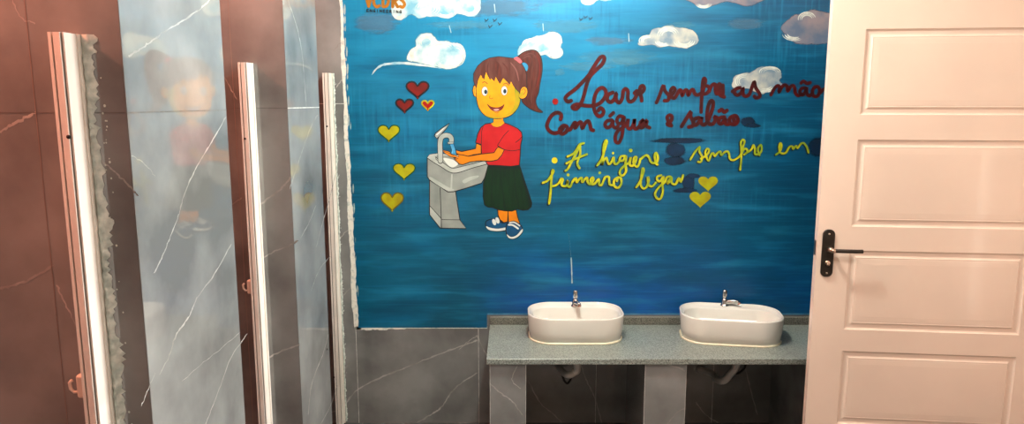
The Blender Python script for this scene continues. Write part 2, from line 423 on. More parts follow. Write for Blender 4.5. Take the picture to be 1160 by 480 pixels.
def ell(cx, cy, rx, ry, n=16, rot=0):
    c, s = math.cos(rot), math.sin(rot)
    return [(cx + rx * math.cos(2 * PI * i / n) * c - ry * math.sin(2 * PI * i / n) * s, cy + rx * math.cos(2 * PI * i / n) * s + ry * math.sin(2 * PI * i / n) * c) for i in range(n)]
def softblob(cx, cy, rx, ry, mt, n=22, j=.16, core=.45):
    lf = nextlift(); js = [1 + random.uniform(-j, j) for _ in range(n)]; js = [(js[i - 1] + js[i] + js[(i + 1) % n]) / 3 for i in range(n)]
    def w(mb):
        vs = [onY(cx, cy) - Vector((0, lf, 0))]; cv = [1.0]
        for s_, c_ in ((core, 1.0), ((core + 1) / 2, .55), (1.0, 0.0)):
            for i in range(n):
                a_ = 2 * PI * i / n; vs.append(onY(cx + rx * s_ * js[i] * math.cos(a_), cy + ry * s_ * js[i] * math.sin(a_)) - Vector((0, lf, 0))); cv.append(c_)
        fs = [(0, 1 + i, 1 + (i + 1) % n) for i in range(n)]
        for k in range(2): fs += [(1 + k * n + i, 1 + (k + 1) * n + i, 1 + (k + 1) * n + (i + 1) % n, 1 + k * n + (i + 1) % n) for i in range(n)]
        mb.add(vs, fs, mt, cov=cv)
    return w
def blob(cx, cy, rx, ry, n=16, j=.3):
    return [(cx + (x - cx) * q, cy + (y - cy) * q) for (x, y), q in ((p_, 1 + random.uniform(-j, j)) for p_ in ell(cx, cy, rx, ry, n))]
def Z(ox, oy, sc, *pts): return [(ox + x / sc, oy + y / sc) for x, y in pts]

# blue ground with its rough white plaster rim
zt = H - 0.002
def ground(mb):
    L = []
    n = 160
    x_b = lambda py: 387.5 + (py / 372) * 17 + (1.0 if py > 340 else 0)
    ys = [-190 + i * (371 + 190) / n for i in range(n + 1)]
    left = []
    for y in ys:
        px = 393.2 + (y - 128) * (0.046 if y < 128 else 0.0515) + 0.9 * random.random() + 0.5 * math.sin(y * .11)
        p = onY(px, y); 
        if p.z < zt: left.append((p.x, p.z))
    left.sort(key=lambda a: -a[1])
    zb = onY(480, 371).z; zc = onY(700, 356.5).z; xe = onY(551.8, 371).x
    poly_ = [(XR - .001, zt), (left[0][0], zt)] + left + [(xe, zb), (xe, zc), (XR - .001, zc)]
    P = [Vector((x, D - .0009, z)) for x, z in poly_]
    mb.add(P, [tuple(f) for f in tessellate_polygon([P])], BLUE)
flat('blue_ground', [ground], mural)
def rim(mb):
    n = 150; a = []; b = []
    for i in range(n + 1):
        y = -190 + i * (563) / n
        o = 388.8 + (y - 128) * (0.036 if y < 128 else 0.045) + 0.7 * math.sin(y * .07) + 0.8 * random.random() + (2.4 if 118 < y < 121 else 0) * -1
        if y > 350: o += 0.8
        pa = onY(o, y); pb = onY(397 + (y - 128) * 0.05, y)
        if pa.z < zt: a.append(pa); b.append(pb)
    m = len(a); off = Vector((0, .0006, 0))
    mb.add([p - off for p in a] + [p - off for p in b], [(i, i + 1, m + i + 1, m + i) for i in range(m - 1)], PLASTER)
    top = []; bot = []
    for i in range(60):
        px = 402 + i * (552 - 402) / 59; t = 1.2 + (2.6 if px < 440 else (1.5 if px < 460 else .35)) * (0.6 + .5 * random.random())
        top.append(onY(px, 369.5) - off); bot.append(onY(px, 370.6 + t * .85) - off)
    mb.add(top + bot, [(i, i + 1, 60 + i + 1, 60 + i) for i in range(59)], PLASTER)
flat('plaster_rim', [rim], mural)
# splashes of raw white on the blue next to the rim
SPL = soft('thin_white_paint_smear', (196, 214, 212), .75, scale=40, edge=.9)
sm = []
for i in range(26):
    y = random.uniform(5, 366); x = 394.5 + (y - 128) * .05 + random.uniform(0, 2.2)
    flat('white_smear', [poly(ell(x, y, random.uniform(.6, 1.5), random.uniform(2, 7), 10), SPL, False, feather=.5)], mural)

WH = soft('white_cloud_paint', (200, 212, 206), 1.0, col2=(104, 160, 182), scale=15, edge=.35)
WH2 = soft('cream_cloud_paint', (180, 178, 166), 1.0, col2=(108, 130, 146), scale=15, edge=.35)
WHG = soft('pink_lit_cloud_paint', (134, 122, 126), 1.0, col2=(84, 100, 122), scale=12, edge=.45)  # grey upper-right clouds, pink cast of the warm light mixed into the colour
HAZE = soft('thin_pale_haze_paint', (84, 156, 184), .35, scale=14, stretch=(1, 1, 5), edge=.8)
HAZEG = soft('thin_grey_haze_paint', (84, 126, 156), .5, scale=12, stretch=(1, 1, 4), edge=.7)
SWIRL = soft('bright_white_swirl_paint', (226, 230, 218), .8, scale=60, edge=.5)
DARKB = soft('dark_blue_cover_paint', (2, 28, 52), .92, scale=14, col2=(0, 42, 74), edge=.35)
# haze first (lies beneath the clouds)
for cx, cy, rx, ry, g in ((565, 8, 60, 16, 1), (525, 28, 50, 6, 0), (664, 75, 38, 7, 0), (708, 69, 22, 7, 0), (634, 82, 8, 5, 0), (690, 46, 34, 7, 1), (845, 27, 26, 9, 1), (700, 65, 60, 12, 0),
      (772, 28, 22, 5, 0), (640, 30, 50, 10, 0), (428, 26, 34, 16, 1)):
    flat('painted_haze', [softblob(cx, cy, rx, ry, HAZEG if g else HAZE, core=.3)], mural)
def cloud(pts, mt, swirls, feather=2.2, name='painted_cloud'):
    q = cr(pts, True, 4); q = [(x + random.uniform(-.5, .5), y + random.uniform(-.5, .5)) for x, y in q]
    parts = [poly(q, mt, False, feather=feather)]
    for cx, cy, rx, ry, a0, a1 in swirls:
        for j in range(3):
            s = 1 - j * .2
            parts.append(stroke([(cx + rx * s * math.cos(a0 + (a1 - a0) * t / 8), cy + ry * s * math.sin(a0 + (a1 - a0) * t / 8)) for t in range(9)], random.uniform(.8, 1.8), SWIRL, taper=True, jit=.5))
    return flat(name, parts, mural)
cloud([(460, -8), (500, -14), (540, -6), (546, 6), (543, 15), (537, 20), (527, 18.5), (518, 17), (508, 22), (498, 20), (484, 20), (474, 22), (466, 17), (460, 21), (453, 24.5), (446, 21), (442, 12), (444, -2)],
      WH, [(532, 9, 11, 9, -2, 2.4), (505, 14, 12, 6, 0, 3), (484, 10, 14, 8, -3, 1), (452, 15, 7, 7, .2, 3)])
cloud(Z(420, 25, 8, (315, 330), (355, 245), (400, 215), (395, 165), (430, 112), (490, 90), (545, 95), (590, 130), (612, 165), (680, 163), (740, 178), (800, 186), (850, 240), (862, 310), (830, 372), (770, 420), (680, 435), (600, 415), (500, 395), (400, 370), (340, 360)),
      WH, [(483, 48, 10, 9, 2.6, 6.4), (500, 55, 16, 8, 3.3, 6), (517, 62, 10, 13, -1.6, 1.8), (506, 70, 14, 7, 0, 3), (472, 62, 7, 8, 2, 5)])
flat('cloud_tail', [stroke(Z(420, 25, 8, (10, 478), (50, 425), (110, 388), (200, 375), (300, 372), (400, 382), (520, 398), (640, 420)), 2.6, WH, jit=.6, taper=True)], mural)
cloud([(585, 60), (589, 50), (598, 44), (606, 40), (614, 39), (622, 35), (630, 36), (636, 42), (638, 48), (636, 53), (639, 58), (638, 63), (631, 67), (622, 65), (612, 62), (600, 66), (590, 66)],
      WH, [(627, 45, 9, 8, 3, 7), (628, 59, 9, 7, -1, 2.6), (604, 50, 12, 6, 3, 5.8), (612, 56, 10, 6, 0, 3)])
cloud([(650, -4), (658, 2), (666, 6.5), (673, 4), (679, 1), (684, 2.4), (692, 1.5), (700, -4), (680, -12), (662, -12)], WH, [(666, 0, 8, 5, 0, 3)])
cloud(Z(600, 0, 5.8, (705, 288), (740, 250), (780, 230), (800, 190), (860, 175), (920, 160), (970, 175), (1030, 182), (1080, 200), (1100, 222), (1115, 260), (1100, 290), (1030, 322), (980, 315), (900, 308), (850, 316), (800, 298), (730, 306)),
      WH2, [(735, 46, 11, 6, 2.4, 5), (757, 40, 12, 9, 3, 6), (775, 46, 12, 7, 0, 3), (752, 46, 10, 6, 1, 3)], 1.6)
cloud(Z(700, 0, 4, (310, -10), (340, 22), (390, 40), (440, 30), (490, 12), (525, 20), (580, 35), (630, 20), (670, -10), (500, -40)), WHG, [(797, 4, 9, 5, 0, 3)], 3)
cloud(Z(700, 0, 4, (730, 125), (760, 90), (800, 60), (830, 60), (880, 38), (930, 48), (990, 60), (1030, 120), (1000, 190), (960, 200), (900, 206), (850, 206), (800, 200), (770, 170), (742, 147)), WHG, [(914, 22, 10, 8, 3, 6), (900, 38, 14, 8, 1, 3)], 3)
cloud(Z(700, 0, 4, (512, 385), (525, 345), (570, 325), (600, 325), (640, 300), (690, 298), (735, 318), (745, 350), (735, 362), (752, 388), (700, 400), (660, 428), (620, 420), (590, 405), (545, 412), (518, 400)),
      WH2, [(872, 82, 12, 6, 3, 6.4), (843, 92, 10, 8, 2.4, 5), (866, 96, 14, 8, .3, 2)], 2)
# patches where old lettering was painted over
for bl in (((847, 138, 10, 7), (853, 142, 10, 3.2)), ((768, 159, 34, 4.2), (765, 170, 15, 11), (764, 182, 15, 6.5)), ((780, 207, 9, 11), (776, 215.5, 17, 3.4), (785, 199, 9, 3.6)), ((928, 166, 14, 13),)):
    flat('overpainted_patch', [softblob(*q, DARKB, core=.55) for q in bl], mural)
for rs in (stroke([(644, 262), (646, 285), (647.2, 300)], .6, HAZE), stroke([(647, 292), (647.6, 306), (648, 320)], 1.3, SPL, jit=.6), stroke([(560, 5), (561, 14)], .8, SPL, jit=.6),
                   stroke([(615, 27), (615.6, 35)], .8, SPL), stroke([(712, 38), (712.6, 47)], .8, SPL), stroke([(509, 29), (511, 37)], .7, SPL)):
    flat('paint_run', [rs], mural)
# blue-white line of paint along the top of the splashback
flat('splashback_paint_line', [stroke([(553, 355.4), (620, 355.2), (700, 355.4), (780, 355.3), (840, 355.5), (918, 355.4)], 1.3, soft('pale_blue_edge_paint', (84, 146, 180), .9, scale=60, edge=.8), jit=.8)], mural)

INK = mat('black_outline_paint', (22, 24, 30), .45, var=.2)
SKIN = mat('orange_yellow_paint', (236, 152, 4), .45, col2=(226, 136, 4), scale=20)
SKINL = mat('orange_leg_paint', (214, 124, 10), .45, var=.06, scale=20)
SHADE = mat('olive_green_paint', (140, 140, 14), .45, col2=(170, 142, 10), scale=25)
HAIR = mat('brown_hair_paint', (94, 54, 48), .4, col2=(72, 32, 24), scale=14, stretch=(3, 1, .6))
HAIRD = mat('dark_brown_hair_paint', (64, 24, 20), .4, col2=(88, 38, 28), scale=30, stretch=(3, 1, .6))
PINK = mat('pink_paint', (208, 92, 98), .4, var=.05)
REDS = mat('red_shirt_paint', (184, 26, 30), .45, col2=(166, 18, 24), scale=14)
GREEN = mat('dark_green_skirt_paint', (3, 46, 22), .45, col2=(1, 32, 18), scale=16, stretch=(3, 1, .5))
GREEND = mat('black_green_paint', (4, 30, 26), .45, var=.2)
WPAINT = mat('white_eye_paint', (214, 220, 214), .4, var=.03)
EYEB = mat('slate_blue_eye_paint', (34, 72, 96), .4, var=.2)
MOUTH = mat('maroon_mouth_paint', (110, 26, 24), .4, var=.1)
TONGUE = mat('pale_tongue_paint', (196, 150, 150), .4, var=.1)
SHOE = mat('blue_shoe_paint', (14, 78, 120), .4, var=.1, scale=20)
SKYP = mat('light_sky_paint', (40, 130, 172), .4, var=.05)
GREYP = mat('pale_grey_basin_paint', (150, 156, 150), .4, col2=(124, 132, 128), scale=9)
GREYL = mat('light_grey_basin_paint', (180, 186, 180), .4, col2=(150, 160, 154), scale=12)
WATER = mat('painted_water', (40, 130, 184), .4, col2=(96, 170, 204), scale=60)
REDL = mat('maroon_lettering_paint', (80, 6, 8), .35, col2=(46, 10, 12), scale=26)
REDB = mat('bright_red_paint', (146, 14, 12), .35, var=.1)
REDH = mat('dark_red_heart_paint', (116, 20, 14), .4, col2=(96, 22, 18), scale=22)
YEL = mat('yellow_lettering_paint', (190, 184, 20), .4, col2=(128, 150, 26), scale=26)
YELH = mat('yellow_heart_paint', (164, 164, 10), .4, col2=(146, 134, 12), scale=22)
OLIVE = mat('olive_heart_edge_paint', (104, 90, 14), .4, var=.1)
GRN = mat('green_heart_edge_paint', (24, 88, 24), .4, col2=(14, 62, 36), scale=30)
ORG = mat('ochre_letter_paint', (158, 100, 8), .4, var=.1)

# --- painted basin
P5 = lambda *p: Z(470, 170, 9.6, *p)
P3 = lambda *p: Z(470, 135, 9.6, *p)
P6 = lambda *p: Z(470, 215, 9.6, *p)
pb = flat('painted_pedestal', [
    poly(P6((160, -120), (160, 270), (275, 415), (560, 420), (490, 325), (440, 0), (380, -60)), GREYP, False, INK),
    poly(P6((165, 175), (165, 265), (275, 405), (285, 320)), GREYL, False),
    stroke(P6((275, -20), (290, 415)), .8, INK), stroke(P6((160, 170), (290, 312)), .7, INK), stroke(P6((290, 322), (490, 325)), .7, INK)], mural)
flat('painted_basin', [
    poly(P5((135, 80), (135, 290), (160, 325), (280, 400), (360, 455), (420, 452), (560, 412), (725, 358), (760, 300), (800, 155), (790, 128), (600, 80), (240, 35), (160, 50)), GREYP, False, INK),
    poly(P5((135, 82), (160, 48), (245, 35), (500, 60), (780, 120), (800, 145), (640, 188), (500, 235), (430, 250), (370, 235), (300, 190), (200, 130)), GREYL, False),
    poly(P5((222, 72), (250, 55), (480, 70), (745, 118), (640, 145), (520, 172), (430, 193), (380, 183), (300, 130)), GREYP, False),
    poly(P5((310, 95), (340, 85), (430, 110), (470, 150), (420, 185), (370, 170)), WPAINT, True),
    poly(P5((520, 330), (600, 290), (690, 275), (680, 300), (600, 330), (540, 360)), GREYL, True), poly(P5((395, 260), (410, 262), (405, 440), (385, 440)), GREYL, False),
    poly(P5((170, 290), (260, 340), (360, 400), (430, 430), (360, 440), (250, 380), (160, 315)), GREYL, True),
    stroke(P5((135, 85), (200, 130), (300, 190), (370, 235), (430, 248), (500, 236), (640, 190), (798, 148)), .8, INK),
    stroke(P5((222, 72), (300, 130), (380, 185), (430, 195), (520, 175), (640, 145), (745, 118)), .7, INK), stroke(P5((228, 80), (232, 100), (250, 110)), .6, INK)], mural)
flat('painted_tap', [
    poly(P3((212, 180), (225, 150), (290, 98), (378, 42), (340, 105), (285, 165), (240, 212)), GREYP, False, INK),
    poly(P3((228, 170), (300, 105), (345, 75), (300, 120), (245, 172)), WPAINT, False),
    stroke(P3((278, 455), (276, 350), (274, 260), (288, 200), (325, 176), (370, 178), (396, 205), (398, 240)), 6.2, INK), stroke(P3((278, 452), (276, 350), (274, 260), (288, 200), (325, 176), (370, 178), (396, 205), (398, 238)), 5.0, GREYL),
    stroke(P3((365, 258), (412, 258)), 2.8, INK), stroke(P3((367, 257), (411, 257)), 2.0, GREYL)], mural)
girl = []
# --- painted girl: legs, skirt, shirt, neck, arms, head
P8 = lambda *p: Z(530, 230, 9.6, *p)
P7 = lambda *p: Z(530, 185, 9.6, *p)
P4 = lambda *p: Z(520, 130, 9.6, *p)
P1 = lambda *p: Z(520, 50, 9.6, *p)
P2 = lambda *p: Z(520, 90, 9.6, *p)
skin = flat('painted_girl', [
    poly(P8((325, 70), (328, 130), (350, 180), (390, 210), (432, 200), (438, 70)), SKINL, False, INK), poly(P8((436, 70), (442, 215), (500, 215), (566, 222), (542, 150), (525, 70)), SKINL, False, INK)], mural)
flat('painted_shoe', [poly(P8((205, 190), (193, 240), (210, 275), (270, 300), (340, 304), (420, 292), (436, 240), (420, 212), (370, 212), (335, 175), (300, 165)), SHOE, True, INK),
    poly(P8((200, 250), (250, 268), (330, 276), (416, 264), (408, 290), (330, 302), (250, 296), (212, 276)), WPAINT, True),
    poly(ell(559.8, 251.3, 2.1, 3.8, 14, -.35), WPAINT, False), poly(ell(563.6, 249.4, 2.1, 3.8, 14, -.35), WPAINT, False)], skin)
flat('painted_shoe', [poly(P8((440, 212), (500, 196), (568, 232), (594, 280), (590, 320), (545, 368), (485, 388), (435, 368), (414, 300), (420, 240)), SHOE, True, INK),
    poly(P8((424, 335), (470, 364), (530, 345), (590, 278), (596, 308), (550, 362), (490, 388), (440, 375)), WPAINT, True, INK, .4),
    stroke(P8((445, 235), (490, 238), (545, 275)), 2.0, WPAINT), stroke(P8((455, 212), (505, 208), (562, 244)), 1.6, WPAINT)], skin)
P7a = Z(530, 185, 9.6, (222, 20), (562, 15), (600, 140), (650, 290), (695, 430)) + P8((690, 35), (655, 68), (600, 76), (540, 62), (480, 86), (400, 82), (330, 70), (270, 44), (220, 42), (182, 16)) + P7((166, 360), (170, 210), (200, 110))
flat('painted_skirt', [poly(P7a, GREEN, False, INK), poly(P7((225, 20), (560, 18), (575, 60), (500, 48), (400, 60), (300, 42), (225, 60)), GREEND, False),
    poly(P7((575, 90), (600, 160), (650, 300), (692, 430), (684, 470), (660, 470), (640, 330), (590, 190)), GREEND, False),
    stroke(P7((270, 50), (262, 250), (250, 460)), .8, GREEND), stroke(P7((350, 50), (372, 250), (402, 490)), .8, GREEND), stroke(P7((405, 50), (405, 140)), 1, GREEND), stroke(P7((500, 50), (520, 300), (556, 480)), .8, GREEND)], skin)
flat('painted_shirt', [poly([(556, 139.4), (549.7, 140.4), (545, 144), (541.4, 151), (538.8, 161.3), (545, 163.3), (545.5, 174), (552, 186), (554, 187), (564, 187.3), (579, 188.4), (588.3, 186.9), (589, 180), (589.8, 164.4), (591.7, 155), (590.8, 149.8), (586.7, 145.6), (578.3, 141.5), (571.6, 139.0)], REDS, False, INK)], skin)
flat('painted_neck', [poly(P4((375, 30), (375, 80), (343, 95), (370, 126), (412, 136), (455, 124), (497, 90), (480, 60), (480, 30)), SKIN, False, INK, .5)], skin)
flat('painted_arm', [poly(P3((668, 262), (722, 282), (720, 372), (640, 385), (575, 402), (520, 395), (452, 372), (448, 335), (510, 350), (600, 332), (662, 318)), SKINL, False, INK)], skin)
flat('painted_water', [poly(P3((382, 272), (420, 268), (442, 330), (452, 388), (412, 405), (392, 385), (402, 335)), WATER, False, INK, .4)], skin)
flat('painted_hand', [poly(P3((310, 338), (375, 352), (392, 372), (440, 392), (455, 408), (410, 412), (378, 402), (336, 374), (314, 356)), SKINL, True, INK, .5), stroke(P3((318, 348), (380, 372), (430, 398)), .5, INK)], skin)
flat('painted_arm', [poly(P3((905, 300), (972, 330), (945, 390), (900, 440), (830, 456), (700, 452), (600, 464), (560, 480), (520, 494), (480, 486), (458, 462), (430, 440), (436, 420), (480, 402), (450, 378), (520, 388), (580, 402), (640, 392), (720, 378), (862, 362), (885, 322)), SKINL, False, INK),
    stroke(P3((410, 408), (440, 432), (455, 440)), .6, INK), stroke(P3((420, 412), (455, 425), (470, 428)), .6, INK), stroke(P3((425, 400), (450, 410), (480, 412)), .8, SKINL)], skin)
for rs in (stroke(P4((262, 130), (246, 190), (243, 320)), .7, INK), stroke(P4((540, 170), (480, 235), (418, 332)), .7, INK), stroke(P4((420, 335), (490, 376), (580, 390), (662, 376)), .7, INK), stroke(P4((615, 300), (660, 266), (685, 235)), .8, INK)):
    flat('shirt_line', [rs], skin)
# ponytail, head
flat('painted_ponytail', [poly(P1((620, 165), (680, 100), (740, 72), (800, 62), (850, 80), (890, 140), (906, 230), (900, 330), (880, 430)) + P2((866, 140), (838, 210), (838, 262), (862, 312), (912, 356), (850, 352), (780, 322), (720, 278), (682, 228), (700, 150)) + P1((732, 440), (725, 300), (690, 215)), HAIRD, True, INK, .8),
    stroke(P1((700, 130), (780, 100), (835, 150), (845, 260), (830, 400)) + P2((790, 160), (790, 260)), 2.0, HAIR, taper=True), stroke(P1((690, 160), (760, 130), (800, 190), (790, 330), (770, 450)), 1.6, HAIR, taper=True), stroke(P1((840, 110), (875, 200), (872, 330), (840, 470)), 1.2, MOUTH, taper=True)], skin)
flat('sky_gap', [poly(P1((684, 208), (712, 198), (746, 225), (752, 260), (736, 296), (716, 272), (700, 240)), SKYP, True, INK, .4)], skin)
flat('painted_ear', [poly(P2((200, 58), (160, 66), (146, 118), (160, 175), (200, 200)), SKIN, False, INK), stroke(P2((180, 90), (165, 110), (175, 160)), .5, INK)], skin)
flat('painted_face', [poly(P2((190, -20), (188, 150), (196, 240), (222, 320), (282, 390), (380, 425), (480, 420), (570, 385), (630, 322), (662, 250), (668, 150), (640, 40), (560, -60), (400, -120), (250, -90)), SKIN, True, INK, .8),
    poly(P2((600, 90), (655, 145), (664, 210), (650, 280), (612, 342), (540, 392), (440, 415), (520, 380), (580, 318), (606, 230)), SHADE, True),
    poly(P2((280, 385), (380, 405), (480, 402), (440, 420), (380, 422), (320, 410)), SHADE, True)], skin)
flat('painted_ear', [poly(P2((662, 140), (672, 96), (706, 74), (740, 96), (746, 150), (726, 195), (690, 212), (655, 196)), SKIN, True, INK), poly(P2((655, 160), (690, 130), (705, 150), (685, 185), (655, 195)), SHADE, True), stroke(P2((680, 120), (705, 100), (722, 130), (700, 165)), .6, INK)], skin)
flat('painted_hair', [poly(P1((158, 390), (158, 320), (200, 240), (260, 185), (330, 150), (430, 135), (520, 145), (600, 155), (670, 200), (712, 260), (735, 330), (738, 460)) + P2((690, 82), (668, 110), (655, 140), (615, 100), (590, 62)) + P1((566, 400), (552, 442), (520, 402), (480, 366), (443, 430), (428, 400), (398, 352), (385, 402), (348, 366), (340, 388), (310, 332), (291, 298), (272, 385), (236, 330), (205, 390), (190, 470), (172, 450)), HAIR, False, INK, .7),
    poly(P1((380, 190), (430, 200), (462, 280), (455, 380), (441, 428), (415, 340), (395, 260)), HAIRD, True), stroke(P1((255, 370), (250, 290), (275, 225)), 1.6, HAIRD, taper=True), stroke(P1((330, 370), (310, 280), (320, 200)), 1.2, HAIRD, taper=True), stroke(P1((545, 350), (520, 260), (470, 200)), 1.6, HAIRD, taper=True), stroke(P1((650, 400), (620, 280), (560, 200)), 1.6, mat('mauve_hair_paint', (128, 82, 78), .4, var=.1), taper=True)], skin)
flat('painted_hair_tie', [poly(P1((595, 155), (630, 138), (666, 160), (686, 196), (660, 206), (628, 182)), PINK, True)], skin)
for cx, cy, px_ in ((280, 128, 290), (492, 122, 498)):
    flat('painted_eye', [poly(ell(520 + cx / 9.6, 90 + cy / 9.6, 3.5, 5.3, 18), WPAINT, False, INK, .45), poly(ell(520 + px_ / 9.6, 90 + (cy + 6) / 9.6, 1.9, 2.7), EYEB, False), poly(ell(520 + (px_ + 1) / 9.6, 90 + (cy + 7) / 9.6, 1.1, 1.6), INK, False)], skin)
flat('painted_eyebrow', [stroke(P2((255, 36), (280, 25), (310, 46)), .7, INK)], skin)
flat('painted_eyebrow', [stroke(P2((482, 52), (515, 40), (542, 66)), .7, INK)], skin)
flat('painted_nose', [stroke(P2((338, 178), (330, 200), (350, 210), (366, 202)), .6, mat('brown_line_paint', (120, 70, 20), .4, var=.1))], skin)
flat('painted_mouth', [poly(P2((308, 268), (350, 298), (420, 305), (465, 290), (492, 270), (470, 320), (420, 347), (370, 340), (332, 308)), MOUTH, True, INK, .4), poly(P2((375, 325), (415, 318), (438, 328), (410, 342), (385, 338)), TONGUE, True), stroke(P2((390, 358), (410, 364), (430, 358)), .5, INK)], skin)

# --- hearts
def heart(x0, x1, y0, y1, fill, edge, ew, tilt=0):
    cx = (x0 + x1) / 2; w_ = (x1 - x0) / 2; h_ = (y1 - y0)
    pts = []
    for i in range(28):
        t = 2 * PI * i / 28
        x = 16 * math.sin(t) ** 3 / 16; y = (13 * math.cos(t) - 5 * math.cos(2 * t) - 2 * math.cos(3 * t) - math.cos(4 * t)); y = (11.9 - y) / 28.9
        pts.append((cx + x * w_ + tilt * (y - .3) * h_, y0 + y * h_))
    parts = [poly(pts, edge, False)] if edge else []
    inner = inset(pts, ew) if edge else pts
    parts.append(poly(inner, fill, False)); return parts
flat('painted_heart', heart(459.4, 486.8, 91.5, 113.4, REDH, INK, 2.0), mural)
flat('painted_heart', heart(447.5, 469.3, 111.5, 129.4, REDH, INK, 2.0), mural)
flat('painted_heart', heart(477, 492.4, 113, 126.4, REDB, YELH, 1.7), mural)
flat('painted_heart', heart(427.5, 453.6, 141, 162, YELH, GRN, 1.3), mural)
flat('painted_heart', heart(444.8, 471, 184.5, 205, YELH, GRN, 1.2), mural)
flat('painted_heart', heart(431, 457.8, 217.5, 240.5, YELH, OLIVE, 1.5), mural)
flat('painted_heart', heart(780.8, 805.2, 217, 235.8, YELH, None, 0), mural)
flat('painted_heart', heart(790.8, 813.2, 199.6, 217.2, YELH, None, 0), mural)

# --- hand-written sentences
def word(strokes, mt, wpx, shadow=None, sw=0, off=(-1.1, .7), dots=()):
    parts = []
    if shadow:
        parts += [stroke([(x + off[0], y + off[1]) for x, y in s], sw, shadow, 4, jit=.2) for s in strokes]
    else:
        parts += [stroke(s, wpx + .9, mat('dark_maroon_edge_paint', (66, 20, 24), .35, var=.1), 4) for s in strokes]
    parts += [stroke(s, wpx, mt, 4, jit=.25) for s in strokes]
    for x, y, r in dots: parts.append(poly(ell(x, y, r, r, 14), mt, False))
    return flat('painted_word', parts, mural)
a = lambda *p: Z(600, 60, 8, *p); b = lambda *p: Z(600, 110, 8, *p)
flat('painted_bullet', [poly(ell(629, 115, 3.4, 3.6), REDB, False)], mural)
word([a((375, 432), (345, 440), (322, 410), (350, 375), (410, 330), (480, 262), (535, 200), (590, 110), (638, 42), (668, 34), (676, 60), (650, 108), (595, 160), (545, 215), (515, 290), (500, 350), (478, 425), (455, 470), (425, 505), (395, 502), (388, 482), (430, 466), (520, 478), (600, 472), (655, 436), (690, 380), (684, 335), (655, 315), (618, 335), (590, 390), (580, 460), (590, 530), (625, 572), (660, 558), (668, 520), (640, 498), (622, 520)),
      a((752, 358), (712, 378), (702, 420), (730, 445), (765, 420), (785, 362), (782, 420), (812, 450), (838, 410), (848, 345), (870, 325), (890, 350), (888, 410), (905, 440), (940, 428), (966, 385), (976, 340), (950, 362)),
      a((960, 372), (1000, 368), (1034, 335), (1030, 300), (1004, 305), (998, 350), (1010, 400), (1014, 432))], REDL, 3.4)
a = lambda *p: Z(735, 70, 8, *p)
word([a((68, 370), (98, 300), (130, 215), (145, 262), (182, 310), (172, 348), (140, 352)), a((178, 325), (215, 290), (236, 252), (218, 232), (196, 262), (204, 312), (228, 330), (256, 292), (272, 262), (290, 258), (300, 308), (322, 262), (345, 258), (356, 305), (378, 262), (400, 252), (414, 288), (440, 300), (465, 288)),
      a((472, 455), (476, 350), (484, 210), (496, 150), (512, 165), (504, 210), (488, 260), (486, 292), (500, 225), (535, 222), (546, 252), (522, 286), (492, 292)), a((545, 268), (570, 212), (600, 204), (600, 250), (612, 292), (640, 260), (650, 212), (630, 204), (622, 262), (650, 305), (682, 318)), a((670, 212), (668, 300), (644, 288), (640, 222))], REDL, 3.1)
word([a((755, 268), (800, 240), (836, 235), (796, 240), (772, 276), (800, 302), (836, 278), (852, 235), (852, 292), (880, 312), (912, 288), (936, 220), (955, 180), (966, 232), (1002, 290), (1000, 316), (970, 326), (955, 312))], REDL, 3.1)
a = lambda *p: Z(810, 75, 8, *p)
word([a((505, 258), (535, 202), (565, 176), (582, 190), (576, 236), (602, 190), (628, 170), (652, 184), (656, 226), (682, 186), (706, 176), (720, 202), (726, 242), (752, 266), (778, 250)), a((818, 196), (782, 202), (766, 236), (790, 260), (816, 232), (828, 196), (828, 242), (852, 268), (880, 244)),
      a((778, 152), (800, 136), (830, 156), (860, 148)), a((902, 186), (880, 222), (888, 266), (926, 270), (946, 222), (930, 186), (902, 190)), a((946, 244), (986, 206), (1010, 200))], REDL, 2.9)
word([b((280, 200), (286, 162), (258, 140), (215, 152), (176, 200), (156, 260), (178, 305), (230, 326), (285, 302), (310, 256), (276, 282), (272, 316), (302, 332), (340, 300), (336, 266), (310, 256)), b((336, 298), (370, 290), (400, 238), (415, 232), (410, 282), (440, 238), (466, 226), (476, 284), (502, 236), (530, 216), (546, 248), (556, 290), (576, 300))], REDL, 3.4)
word([b((728, 170), (758, 142)), b((744, 208), (700, 216), (682, 250), (702, 276), (736, 258), (756, 208), (752, 254), (778, 278), (800, 262)), b((846, 178), (810, 172), (790, 205), (800, 236), (832, 232), (854, 178), (846, 260), (836, 345), (810, 408), (780, 402), (776, 352), (802, 302), (850, 272), (882, 232), (892, 196), (886, 268), (912, 286), (940, 242), (950, 196), (946, 268), (962, 288), (988, 268), (1034, 206), (1004, 228), (1000, 272), (1030, 268), (1062, 206), (1056, 258), (1086, 276))], REDL, 3.2)
a = lambda *p: Z(735, 110, 8, *p)
word([a((186, 256), (164, 240), (200, 214), (208, 176), (186, 162), (165, 182), (176, 216), (204, 258))], REDL, 3.2)
word([a((295, 265), (340, 190), (380, 130), (376, 172), (404, 230), (396, 260), (360, 270)), a((452, 186), (412, 200), (402, 240), (430, 250), (466, 204), (478, 180), (472, 232), (502, 250), (540, 202), (576, 100), (580, 42), (556, 36), (532, 100), (526, 200), (546, 240), (580, 240), (602, 202), (592, 176), (632, 196)),
      a((682, 180), (642, 190), (632, 230), (660, 240), (692, 192), (692, 240), (722, 244)), a((636, 126), (660, 112), (682, 136), (706, 120)), a((772, 166), (732, 190), (736, 236), (780, 246), (806, 210), (792, 172), (764, 174), (772, 220))], REDL, 3.4)
c = lambda *p: Z(600, 155, 8, *p)
SH = mat('black_green_letter_shadow', (16, 44, 48), .4, var=.2)
flat('painted_bullet', [poly(ell(628.2, 181.5, 3.4, 3.5), mat('yellow_dot_paint', (206, 192, 24), .4, var=.04), False)], mural)
